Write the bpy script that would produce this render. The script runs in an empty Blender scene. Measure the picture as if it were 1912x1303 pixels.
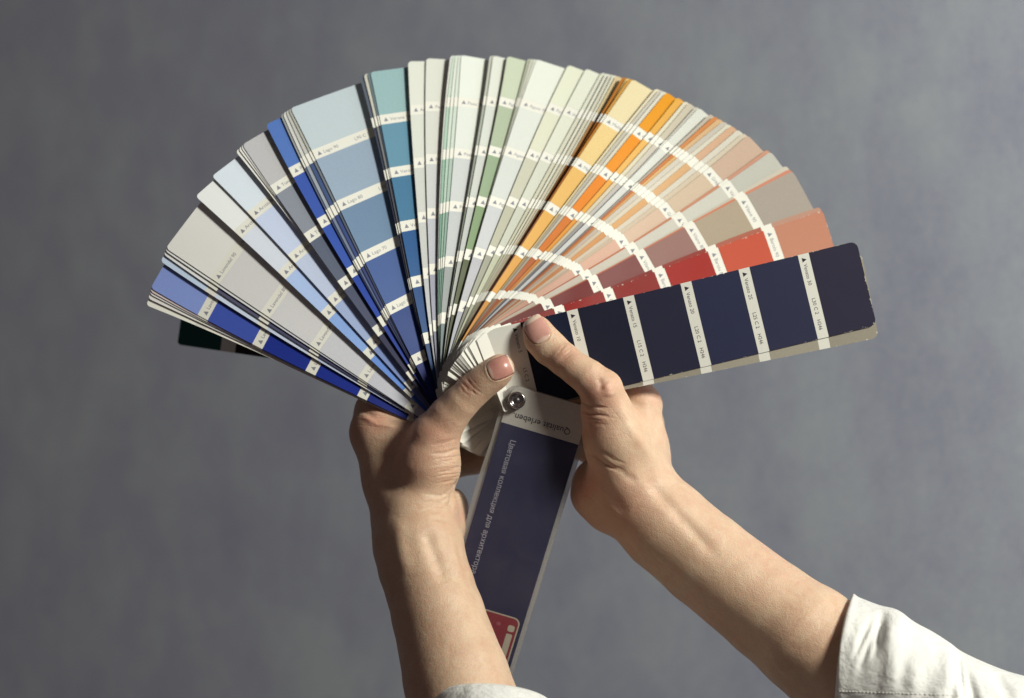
import bpy, math, random
import numpy as np
from mathutils import Vector

random.seed(7)
rng = np.random.default_rng(7)
SC = bpy.context.scene
COL = SC.collection

# ------------------------------------------------------------------ scale, camera, light
S = 0.00027            # metres per drawing unit (1 unit = 1 photo pixel at the plane of the rivet)
D = 1.25               # camera distance from that plane
CX, CY = 956.0, 651.5

def W(px, py, d=0.0):
    """point that the camera sees at (px, py), d units behind the rivet plane, in metres"""
    k = 1.0 + d * S / D
    return ((px - CX) * S * k, d * S, (CY - py) * S * k)

cam_d = bpy.data.cameras.new('camera')
cam = bpy.data.objects.new('camera', cam_d)
COL.objects.link(cam)
cam.location = (0, -D, 0)
cam.rotation_euler = (math.radians(90), 0, 0)
cam_d.sensor_width = 36
cam_d.lens = 36 * D / (1912 * S)
cam_d.clip_start = 0.05
cam_d.clip_end = 20
cam_d.dof.use_dof = True
cam_d.dof.focus_distance = D - 0.006
cam_d.dof.aperture_fstop = 5.2
SC.camera = cam

world = bpy.data.worlds.new('World')
SC.world = world
world.use_nodes = True
bg = world.node_tree.nodes['Background']
bg.inputs[0].default_value = (1.0, 0.80, 0.80, 1)
bg.inputs[1].default_value = 0.060

def area(name, loc, target, size, power, color):
    l = bpy.data.lights.new(name, 'AREA')
    l.shape = 'DISK'
    l.size = size
    l.energy = power
    l.color = color
    o = bpy.data.objects.new(name, l)
    COL.objects.link(o)
    o.location = loc
    o.rotation_euler = (Vector(target) - Vector(loc)).to_track_quat('-Z', 'Y').to_euler()
    return o

area('key_lamp', (0.96, -0.73, 0.58), (0, 0, 0), 0.27, 23.3, (1.0, 0.985, 0.872))

SC.cycles.use_denoising = True
SC.view_settings.view_transform = 'Standard'
SC.view_settings.look = 'None'
SC.view_settings.exposure = 0
SC.view_settings.gamma = 1

# ------------------------------------------------------------------ helpers
def lin(c):
    c = c / 255.0
    return c / 12.92 if c <= 0.04045 else ((c + 0.055) / 1.055) ** 2.4

def rgb(t, k=1.0):
    return (lin(t[0]) * k, lin(t[1]) * k, lin(t[2]) * k, 1.0)

def empty(name, loc, label=None, cat=None):
    o = bpy.data.objects.new(name, None)
    o.empty_display_size = 0.02
    COL.objects.link(o)
    o.location = loc
    if label:
        o['label'] = label
        o['category'] = cat
    return o

def mesh_obj(name, verts, faces, mat, parent=None, smooth=True, colors=None, uvs=None):
    me = bpy.data.meshes.new(name)
    verts = np.asarray(verts, dtype=np.float64)
    if parent is not None:
        base = np.array(root_loc(parent))
        verts = verts - base
    me.from_pydata([tuple(v) for v in verts], [], faces)
    me.materials.append(mat)
    if smooth:
        me.polygons.foreach_set('use_smooth', [True] * len(me.polygons))
    if colors is not None:                      # one colour per face
        a = me.color_attributes.new('Col', 'FLOAT_COLOR', 'CORNER')
        arr = np.empty((len(me.loops), 4), dtype=np.float32)
        for p, c in zip(me.polygons, colors):
            arr[p.loop_start:p.loop_start + p.loop_total] = c
        a.data.foreach_set('color', arr.ravel())
    if uvs is not None:                         # one uv per vertex
        uvl = me.uv_layers.new(name='UVMap')
        li = np.empty(len(me.loops), dtype=np.int32)
        me.loops.foreach_get('vertex_index', li)
        uvl.data.foreach_set('uv', np.asarray(uvs, dtype=np.float32)[li].ravel())
    me.update()
    o = bpy.data.objects.new(name, me)
    COL.objects.link(o)
    if parent is not None:
        o.parent = parent
    return o

def root_loc(o):
    p = Vector((0, 0, 0))
    while o is not None:
        p = p + Vector(o.location)
        o = o.parent
    return p

# ------------------------------------------------------------------ materials
def new_mat(name):
    m = bpy.data.materials.new(name)
    m.use_nodes = True
    nt = m.node_tree
    return m, nt, nt.nodes['Principled BSDF']

def nd(nt, t, **kw):
    n = nt.nodes.new(t)
    for k, v in kw.items():
        setattr(n, k, v)
    return n

def math_node(nt, op, a, b=None, clamp=False):
    n = nd(nt, 'ShaderNodeMath', operation=op, use_clamp=clamp)
    for i, x in enumerate((a, b)):
        if x is None:
            continue
        if isinstance(x, (int, float)):
            n.inputs[i].default_value = x
        else:
            nt.links.new(x, n.inputs[i])
    return n.outputs[0]

def noise(nt, scale, detail=3, rough=0.6, coord=None, dist=0.0):
    n = nd(nt, 'ShaderNodeTexNoise')
    n.inputs['Scale'].default_value = scale
    n.inputs['Detail'].default_value = detail
    n.inputs['Roughness'].default_value = rough
    n.inputs['Distortion'].default_value = dist
    if coord is not None:
        nt.links.new(coord, n.inputs['Vector'])
    return n

def ramp(nt, fac, stops):
    r = nd(nt, 'ShaderNodeValToRGB')
    el = r.color_ramp.elements
    while len(el) < len(stops):
        el.new(0.5)
    for e, (p, c) in zip(el, stops):
        e.position = p
        e.color = c if len(c) == 4 else (*c, 1)
    nt.links.new(fac, r.inputs[0])
    return r.outputs[0]

def mix(nt, fac, a, b, blend='MIX'):
    n = nd(nt, 'ShaderNodeMix', data_type='RGBA', blend_type=blend)
    for s, x in ((n.inputs[0], fac), (n.inputs[6], a), (n.inputs[7], b)):
        if isinstance(x, (int, float)):
            s.default_value = x
        elif isinstance(x, tuple):
            s.default_value = x if len(x) == 4 else (*x, 1)
        else:
            nt.links.new(x, s)
    return n.outputs[2]

def bump(nt, height, strength, dist, normal=None):
    b = nd(nt, 'ShaderNodeBump')
    b.inputs['Strength'].default_value = strength
    b.inputs['Distance'].default_value = dist
    nt.links.new(height, b.inputs['Height'])
    if normal is not None:
        nt.links.new(normal, b.inputs['Normal'])
    return b.outputs[0]

def mat_wall():
    m, nt, p = new_mat('painted_plaster')
    tc = nd(nt, 'ShaderNodeTexCoord').outputs['Object']
    n1 = noise(nt, 4.2, 6, 0.62, tc, 0.25).outputs[0]
    mp = nd(nt, 'ShaderNodeMapping')
    mp.inputs['Scale'].default_value = (1.0, 1.0, 0.7)
    nt.links.new(tc, mp.inputs[0])
    n2 = noise(nt, 17, 6, 0.72, mp.outputs[0], 0.2).outputs[0]
    n3 = noise(nt, 420, 2, 0.7, tc).outputs[0]
    c1 = ramp(nt, n1, [(0.30, (0.50, 0.535, 0.69)), (0.50, (0.60, 0.655, 0.78)), (0.70, (0.70, 0.78, 0.82))])
    c2 = mix(nt, 0.5, c1, ramp(nt, n2, [(0.36, (0.49, 0.525, 0.70)), (0.62, (0.69, 0.77, 0.84))]))
    c3 = mix(nt, 0.5, c2, ramp(nt, n3, [(0.30, (0.32, 0.32, 0.32)), (0.70, (0.68, 0.68, 0.68))]), 'OVERLAY')
    nt.links.new(c3, p.inputs['Base Color'])
    p.inputs['Roughness'].default_value = 0.85
    nt.links.new(bump(nt, n2, 0.05, 0.01), p.inputs['Normal'])
    return m

def mat_print():
    m, nt, p = new_mat('printed_card')
    at = nd(nt, 'ShaderNodeAttribute', attribute_name='Col').outputs[0]
    tc = nd(nt, 'ShaderNodeTexCoord').outputs['Object']
    uv = nd(nt, 'ShaderNodeUVMap').outputs[0]
    n1 = noise(nt, 2600, 2, 0.7, tc).outputs[0]
    n2 = noise(nt, 60, 4, 0.6, tc).outputs[0]
    c = mix(nt, 0.30, at, ramp(nt, n1, [(0.3, (0.36, 0.36, 0.36)), (0.7, (0.64, 0.64, 0.64))]), 'OVERLAY')
    # rubbed white edges: uv.x = units from the nearest long edge / 10
    sx = nd(nt, 'ShaderNodeSeparateXYZ')
    nt.links.new(uv, sx.inputs[0])
    n3 = noise(nt, 420, 3, 0.75, tc).outputs[0]
    lim = math_node(nt, 'MULTIPLY', math_node(nt, 'SUBTRACT', n3, 0.56), 1.5)
    wear = math_node(nt, 'GREATER_THAN', lim, sx.outputs[0])
    c = mix(nt, math_node(nt, 'MULTIPLY', wear, 0.75), c, (0.62, 0.60, 0.55, 1))
    nt.links.new(c, p.inputs['Base Color'])
    r = nd(nt, 'ShaderNodeMapRange')
    r.inputs[3].default_value = 0.42
    r.inputs[4].default_value = 0.56
    nt.links.new(n2, r.inputs[0])
    nt.links.new(r.outputs[0], p.inputs['Roughness'])
    p.inputs['Specular IOR Level'].default_value = 0.20
    nt.links.new(bump(nt, n1, 0.06, 0.0004), p.inputs['Normal'])
    return m

def mat_flat(name, color, rough=0.5, spec=0.4, metal=0.0):
    m, nt, p = new_mat(name)
    tc = nd(nt, 'ShaderNodeTexCoord').outputs['Object']
    n1 = noise(nt, 900, 3, 0.6, tc).outputs[0]
    c = mix(nt, 0.22, color, ramp(nt, n1, [(0.3, (0.35, 0.35, 0.35)), (0.7, (0.65, 0.65, 0.65))]), 'OVERLAY')
    nt.links.new(c, p.inputs['Base Color'])
    p.inputs['Roughness'].default_value = rough
    p.inputs['Specular IOR Level'].default_value = spec
    p.inputs['Metallic'].default_value = metal
    return m

def mat_metal():
    m, nt, p = new_mat('nickel')
    tc = nd(nt, 'ShaderNodeTexCoord').outputs['Object']
    n1 = noise(nt, 700, 4, 0.6, tc).outputs[0]
    p.inputs['Base Color'].default_value = (0.42, 0.40, 0.40, 1)
    p.inputs['Metallic'].default_value = 1
    r = nd(nt, 'ShaderNodeMapRange')
    r.inputs[3].default_value = 0.12
    r.inputs[4].default_value = 0.36
    nt.links.new(n1, r.inputs[0])
    nt.links.new(r.outputs[0], p.inputs['Roughness'])
    return m

def mat_plastic(name='clear_plastic', lo=0.01, hi=0.055):
    m, nt, p = new_mat(name)
    tc = nd(nt, 'ShaderNodeTexCoord').outputs['Object']
    n1 = noise(nt, 70, 5, 0.65, tc, 0.5).outputs[0]
    p.inputs['Base Color'].default_value = (0.60, 0.58, 0.53, 1)
    p.inputs['Roughness'].default_value = 0.34
    p.inputs['IOR'].default_value = 1.46
    tr = nd(nt, 'ShaderNodeBsdfTransparent')
    tr.inputs[0].default_value = (0.93, 0.93, 0.94, 1)
    ms = nd(nt, 'ShaderNodeMixShader')
    f = nd(nt, 'ShaderNodeMapRange')
    f.inputs[3].default_value = lo
    f.inputs[4].default_value = hi
    nt.links.new(n1, f.inputs[0])
    nt.links.new(f.outputs[0], ms.inputs[0])
    nt.links.new(tr.outputs[0], ms.inputs[1])
    nt.links.new(p.outputs[0], ms.inputs[2])
    out = [n for n in nt.nodes if n.type == 'OUTPUT_MATERIAL'][0]
    nt.links.new(ms.outputs[0], out.inputs[0])
    return m

def mat_skin():
    m, nt, p = new_mat('skin')
    tc = nd(nt, 'ShaderNodeTexCoord').outputs['Object']
    big = noise(nt, 26, 4, 0.6, tc, 0.6).outputs[0]
    mid = noise(nt, 130, 4, 0.65, tc, 0.3).outputs[0]
    fine = noise(nt, 1500, 3, 0.7, tc).outputs[0]
    c = ramp(nt, big, [(0.30, (0.61, 0.405, 0.275)), (0.50, (0.65, 0.47, 0.32)), (0.70, (0.68, 0.515, 0.355))])
    c = mix(nt, 0.40, c, ramp(nt, mid, [(0.32, (0.57, 0.315, 0.22)), (0.62, (0.71, 0.50, 0.365))]))
    at = nd(nt, 'ShaderNodeAttribute', attribute_name='flush').outputs['Fac']
    c = mix(nt, at, c, (0.55, 0.235, 0.175, 1))
    c = mix(nt, 0.40, c, ramp(nt, fine, [(0.3, (0.36, 0.36, 0.36)), (0.7, (0.64, 0.64, 0.64))]), 'OVERLAY')
    nt.links.new(c, p.inputs['Base Color'])
    p.inputs['Roughness'].default_value = 0.49
    p.inputs['Specular IOR Level'].default_value = 0.52
    p.inputs['Subsurface Weight'].default_value = 0.5
    p.inputs['Subsurface Radius'].default_value = (1.0, 0.30, 0.16)
    p.inputs['Subsurface Scale'].default_value = 0.0045
    v = nd(nt, 'ShaderNodeTexVoronoi', feature='DISTANCE_TO_EDGE')
    v.inputs['Scale'].default_value = 950
    ds = nd(nt, 'ShaderNodeVectorMath', operation='ADD')
    nt.links.new(tc, ds.inputs[0])
    wn = noise(nt, 300, 2, 0.5, tc).outputs[1]
    sc2 = nd(nt, 'ShaderNodeVectorMath', operation='SCALE')
    sc2.inputs[3].default_value = 0.0016
    nt.links.new(wn, sc2.inputs[0])
    nt.links.new(sc2.outputs[0], ds.inputs[1])
    nt.links.new(ds.outputs[0], v.inputs['Vector'])
    vv = math_node(nt, 'MINIMUM', v.outputs[0], 0.16)
    b1 = bump(nt, vv, 0.38, 0.0010)
    b2 = bump(nt, mid, 0.30, 0.0014, b1)
    nt.links.new(b2, p.inputs['Normal'])
    return m

def mat_nail():
    m, nt, p = new_mat('nail_plate')
    at = nd(nt, 'ShaderNodeAttribute', attribute_name='Col').outputs[0]
    tc = nd(nt, 'ShaderNodeTexCoord').outputs['Object']
    n1 = noise(nt, 300, 3, 0.6, tc).outputs[0]
    c = mix(nt, 0.3, at, ramp(nt, n1, [(0.3, (0.38, 0.38, 0.38)), (0.7, (0.62, 0.62, 0.62))]), 'OVERLAY')
    nt.links.new(c, p.inputs['Base Color'])
    p.inputs['Roughness'].default_value = 0.26
    p.inputs['Subsurface Weight'].default_value = 0.12
    p.inputs['Subsurface Radius'].default_value = (1.0, 0.4, 0.3)
    p.inputs['Subsurface Scale'].default_value = 0.0015
    nt.links.new(bump(nt, n1, 0.08, 0.0005), p.inputs['Normal'])
    return m

def mat_cloth():
    m, nt, p = new_mat('white_cotton')
    tc = nd(nt, 'ShaderNodeTexCoord').outputs['Object']
    uv = nd(nt, 'ShaderNodeUVMap').outputs[0]
    w = nd(nt, 'ShaderNodeTexWave', wave_type='BANDS', bands_direction='DIAGONAL')
    w.inputs['Scale'].default_value = 34
    w.inputs['Distortion'].default_value = 0.6
    nt.links.new(uv, w.inputs['Vector'])
    n1 = noise(nt, 1400, 3, 0.7, tc).outputs[0]
    n2 = noise(nt, 45, 4, 0.6, tc, 0.4).outputs[0]
    c = ramp(nt, n2, [(0.3, (0.72, 0.72, 0.70)), (0.7, (0.80, 0.80, 0.77))])
    c = mix(nt, 0.35, c, ramp(nt, n1, [(0.3, (0.38, 0.38, 0.38)), (0.7, (0.62, 0.62, 0.62))]), 'OVERLAY')
    nt.links.new(c, p.inputs['Base Color'])
    p.inputs['Roughness'].default_value = 0.9
    p.inputs['Specular IOR Level'].default_value = 0.15
    p.inputs['Sheen Weight'].default_value = 0.15
    b1 = bump(nt, w.outputs[1], 0.25, 0.0006)
    b2 = bump(nt, n2, 0.5, 0.006, b1)
    nt.links.new(b2, p.inputs['Normal'])
    return m

M_wall = mat_wall()
M_print = mat_print()
M_ink = mat_flat('label_ink', rgb((128, 130, 142)), 0.6, 0.2)
M_ink_dark = mat_flat('dark_ink', rgb((52, 46, 58)), 0.6, 0.2)
M_white_card = mat_flat('white_cover_board', (0.70, 0.67, 0.60, 1), 0.45)
M_navy_panel = mat_flat('navy_cover_print', rgb((33, 37, 80)), 0.4, 0.25)
M_pale_ink = mat_flat('pale_lettering', rgb((186, 186, 200)), 0.5, 0.3)
M_red = mat_flat('red_emblem_print', rgb((150, 38, 58)), 0.4, 0.4)
M_cream = mat_flat('cream_emblem_print', rgb((205, 196, 176)), 0.4, 0.4)
M_metal = mat_metal()
M_plastic = mat_plastic()
M_frost = mat_plastic('frosted_plastic', 0.30, 0.50)
M_skin = mat_skin()
M_nail = mat_nail()
M_cloth = mat_cloth()
M_thread = mat_flat('cotton_thread', (0.74, 0.73, 0.68, 1), 0.9, 0.1)

# ------------------------------------------------------------------ the wall
def build_wall():
    ca, sa = math.cos(0.67), math.sin(0.67)         # the wall stands a little askew, nearer on the right
    def q(u, v, z):
        return (u * ca + v * sa, 0.60 - u * sa + v * ca, z)
    vs = [q(u, v, z) for v in (0, .12) for (u, z) in ((-3.2, -2.2), (2.2, -2.2), (2.2, 2.6), (-3.2, 2.6))]
    w = mesh_obj('wall', vs, [(0, 1, 2, 3), (5, 4, 7, 6), (4, 5, 1, 0), (3, 2, 6, 7), (4, 0, 3, 7), (1, 5, 6, 2)], M_wall, smooth=False)
    w['kind'] = 'structure'
    w['label'] = 'blue grey painted plaster wall behind the hands'
build_wall()

# ------------------------------------------------------------------ the colour fan
PIV = (965.0, 747.0)
LEN, WIDE, NEAR, TAIL = 690.0, 139.0, 22.0, -31.0
CARD_T, CARD_STEP = 0.75, 1.02
# slope of the spread fan away from the viewer, by direction: constant part and part growing towards the tip
S_PHI = [-30, 10, 20, 30, 40, 54, 62, 80, 92, 101, 114, 128, 140, 150, 166, 200]
S_B = [0.20, 0.30, 0.38, 0.42, 0.42, 0.36, 0.24, 0.14, 0.07, 0.00, -0.10, -0.19, -0.29, -0.36, -0.42, -0.45]
S_C = [0.00, -0.10, -0.22, -0.29, -0.28, -0.14, 0.10, 0.28, 0.30, 0.28, 0.22, 0.12, 0.04, 0.00, 0.00, 0.00]
_AX = np.arange(-40, 260, 1.0)
_ker = np.exp(-(np.arange(-12, 13) / 5.0) ** 2)
def _smooth(v):
    return np.convolve(np.pad(np.interp(_AX, S_PHI, v), 12, mode='edge'), _ker / _ker.sum(), 'valid')
S_G = [1.0, 1.0, 1.02, 1.035, 1.035, 1.005, 1.0, 0.99, 0.985, 0.985, 0.978, 0.995, 1.022, 1.055, 1.075, 1.08]
_BY, _CY, _GY = _smooth(S_B), _smooth(S_C), _smooth(S_G)
_TT = np.linspace(0, 1.25, 400)

def warp(a, b, A=None):
    """flat fan plane (units from the rivet) -> bent fan: the upper cards curve away from the viewer"""
    rho = np.hypot(a, b)
    phi = np.degrees(np.arctan2(b, a))
    phi = np.where(phi < -60, phi + 360, phi)
    if A is None:
        B, C = np.interp(phi, _AX, _BY), np.interp(phi, _AX, _CY)
    else:
        B, C = A, 0.0
    t = rho / 704.0
    # slope m = A(0.2+0.4t); r' = integral of 1/sqrt(1+m^2) (series), depth = integral of m/sqrt(1+m^2)
    n = 8
    rr = np.zeros_like(t)
    dd = np.zeros_like(t)
    for i in range(n):
        tm = t * (i + .5) / n
        m = B + C * tm
        q = 1 / np.sqrt(1 + m * m)
        rr += q / n
        dd += m * q / n
    r2 = rho * rr
    if A is None:
        r2 = r2 * (1 + (np.interp(phi, _AX, _GY) - 1) * np.clip(t, 0, 1))
    return r2 * np.cos(np.radians(phi)), r2 * np.sin(np.radians(phi)), rho * dd

class Card:
    def __init__(self, theta, depth, extra, bend=0.0, length=LEN, wide=WIDE, near=NEAR, shift=(0, 0), slope=None, A=None):
        self.A = A
        self.slope = slope
        self.rad = 7.0
        self.th, self.depth, self.extra, self.bend = theta, depth, extra, bend
        self.len, self.wide, self.near, self.shift = length, wide, near, shift
    def pt(self, s, w, h=0.0):
        s = np.asarray(s, float)
        w = np.asarray(w, float)
        t = np.clip(s / LEN, 0, 1.2)
        th = math.radians(self.th) + self.bend * 4 * t * (1 - t) * 0.01
        a = s * np.cos(th) - w * np.sin(th)
        b = s * np.sin(th) + w * np.cos(th)
        if self.slope is None:
            x, z, d = warp(a, b, self.A)
        else:
            al = math.atan(self.slope)
            sf = s * math.cos(al)
            x, z = sf * np.cos(th) - w * np.sin(th), sf * np.sin(th) + w * np.cos(th)
            d = s * math.sin(al)
        d = d + self.depth + self.extra * t ** 1.3 - h
        f = self.depth / 110.0
        px = PIV[0] - CX + x - 22 * f + self.shift[0]
        pz = CY - PIV[1] + z + 12 * f + self.shift[1]
        return np.stack([px * S, d * S, pz * S], -1)
    def proj(self, s, w):
        p = self.pt(s, w)
        k = D / (D + p[..., 1])
        return CX + p[..., 0] / S * k, CY - p[..., 2] / S * k
    def inset(self, s, rad=None):
        rad = rad or self.rad
        e = s - (self.len - rad)
        return np.where(e > 0, rad - np.sqrt(np.maximum(rad * rad - e * e, 0)), 0.0)

def corner_theta(px, py, depth, extra, **kw):
    best, bt = 1e9, 0
    guess = math.degrees(math.atan2(PIV[1] - py, px - PIV[0])) - 12
    for th in np.arange(guess - 7, guess + 7, 0.2):
        c = Card(th, depth, extra, **kw)
        x, y = c.proj(LEN - 2, WIDE - 1)
        # only the direction round the rivet matters
        a1 = math.atan2(PIV[1] - y, x - PIV[0])
        a2 = math.atan2(PIV[1] - py, px - PIV[0])
        e = abs(a1 - a2)
        if e < best:
            best, bt = e, th
    return bt

BANDS = [(19, 41), (130, 151), (238, 259), (348, 369), (459, 480), (572, 593)]
CHIPS = [(593, LEN), (480, 572), (369, 459), (259, 348), (151, 238), (41, 130)]     # tip first
WHITE = (0.74, 0.735, 0.68, 1)

deck = empty('colour_fan_deck', W(*PIV, 0), 'spread paint colour fan deck of printed cards held open by two hands', 'colour fan')

def grid_faces(nr, nc, off=0, flip=False):
    f = []
    for i in range(nr - 1):
        for j in range(nc - 1):
            a, b, c, d = off + i * nc + j, off + i * nc + j + 1, off + (i + 1) * nc + j + 1, off + (i + 1) * nc + j
            f.append((a, d, c, b) if flip else (a, b, c, d))
    return f

def card_rows(card):
    rows = [TAIL, -10, 19]
    for (s0, s1), (b0, b1) in zip(CHIPS[::-1], BANDS):
        rows += [b0, b1] + list(np.linspace(s0, s1, 6)[1:-1])
    rows = [r for r in rows if r < card.len - 14]
    rows += [card.len - 13, card.len - 9, card.len - 5, card.len - 2, card.len - .6, card.len]
    return np.array(sorted(set(np.round(rows, 2))))

def card_mesh(card, cols, chips_on_card, nc=6, worn=False, tail_col=WHITE, edge_col=(0.74, 0.72, 0.64, 1)):
    rows = card_rows(card)
    ins = card.inset(rows)
    # rounded rivet end as well
    ins = np.maximum(ins, np.where(rows < TAIL + 1, 8, 0))
    lo, hi = -card.near + ins, card.wide - ins
    f = np.linspace(0, 1, nc)
    s = np.repeat(rows[:, None], nc, 1)
    w = lo[:, None] + (hi - lo)[:, None] * f[None]
    top = card.pt(s, w).reshape(-1, 3)
    bot = card.pt(s, w, -CARD_T).reshape(-1, 3)
    nr = len(rows)
    n = nr * nc
    faces, colors = [], []
    ftop = grid_faces(nr, nc)
    for k, fc in enumerate(ftop):
        r = k // (nc - 1)
        sm = 0.5 * (rows[r] + rows[r + 1])
        c = tail_col
        if chips_on_card:
            for (a, b), cc in zip(CHIPS, cols):
                if a <= sm <= b:
                    c = cc
        faces.append(fc)
        colors.append(c)
    for fc in grid_faces(nr, nc, n, True):
        faces.append(fc)
        colors.append(tail_col)
    loop = [i * nc for i in range(nr)] + [(nr - 1) * nc + j for j in range(1, nc)] + \
           [i * nc + nc - 1 for i in range(nr - 2, -1, -1)] + [j for j in range(nc - 2, 0, -1)]
    m = len(loop)
    for i in range(m):
        a, b = 2 * n + i, 2 * n + (i + 1) % m
        faces.append((a, b, b + m, a + m))
        colors.append(edge_col)
    ed = np.minimum(w - lo[:, None], hi[:, None] - w) / 10.0
    ed = np.minimum(ed, ((card.len - s) / 10.0))
    uv = np.stack([ed.ravel(), s.ravel() / 100], -1)
    uv = uv + np.array([0.0 if worn else 2.0, 0.0])
    return np.concatenate([top, bot, top[loop], bot[loop]]), faces, colors, np.concatenate([uv, uv, uv[loop] + 5, uv[loop] + 5])

def chip_obj(card, parent, a, b, col, h=0.22, name='colour_patch', nc=9, worn=False):
    """printed colour field, on the same grid as the card under it"""
    rows = card_rows(card)
    rows = np.array([r for r in rows if a - .01 <= r <= b + .01])
    if a not in rows:
        rows = np.concatenate([[a], rows])
    ins = card.inset(rows)
    lo, hi = -card.near + ins, card.wide - ins
    s = np.repeat(rows[:, None], nc, 1)
    w = lo[:, None] + (hi - lo)[:, None] * np.linspace(0, 1, nc)[None]
    v = card.pt(s, w, h).reshape(-1, 3)
    fc = grid_faces(len(rows), nc)
    ed = np.minimum(w - lo[:, None], hi[:, None] - w) / 10.0
    ed = np.minimum(ed, (card.len - s) / 10.0)
    uv = np.stack([ed.ravel() + (0 if worn else 2), s.ravel() / 100], -1)
    return mesh_obj(name, v, fc, M_print, parent, True, [col] * len(fc), uv)

_tcache = {}
def text2d(txt):
    if txt in _tcache:
        return _tcache[txt]
    cu = bpy.data.curves.new('t', 'FONT')
    cu.body = txt
    cu.size = 1.0
    cu.resolution_u = 2
    cu.fill_mode = 'FRONT'
    o = bpy.data.objects.new('t', cu)
    COL.objects.link(o)
    dg = bpy.context.evaluated_depsgraph_get()
    me = bpy.data.meshes.new_from_object(o.evaluated_get(dg))
    v = np.array([(q.co.x, q.co.y) for q in me.vertices]) if len(me.vertices) else np.zeros((0, 2))
    f = [tuple(p.vertices) for p in me.polygons]
    bpy.data.objects.remove(o)
    bpy.data.curves.remove(cu)
    bpy.data.meshes.remove(me)
    _tcache[txt] = (v, f)
    return v, f

class Print:
    """flat lettering laid on a card surface"""
    def __init__(self, card, h):
        self.c, self.h, self.v, self.f, self.n = card, h, [], [], 0
    def text(self, txt, s0, w0, size, adv='-v', width=None, spread=1.0):
        v, f = text2d(txt)
        if not len(v):
            return
        x, y = v[:, 0] * size * spread, v[:, 1] * size
        if width:
            x = x * width / max(x.max(), 1e-6)
        if adv == '-v':
            s, w = s0 + y, w0 - x
        else:
            s, w = s0 + x, w0 + y
        self.add(s, w, f)
    def add(self, s, w, f):
        self.v.append(self.c.pt(s, w, self.h))
        self.f += [tuple(i + self.n for i in q) for q in f]
        self.n += len(s)
    def build(self, name, mat, parent):
        if self.n:
            return mesh_obj(name, np.concatenate(self.v), self.f, mat, parent, False)

# card list, top (right) to bottom (left):
# (tip corner px, kind, word, colours tip->rivet end, gap behind the card in front of it)
def G(*c):
    return [rgb(x) for x in c]

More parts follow.
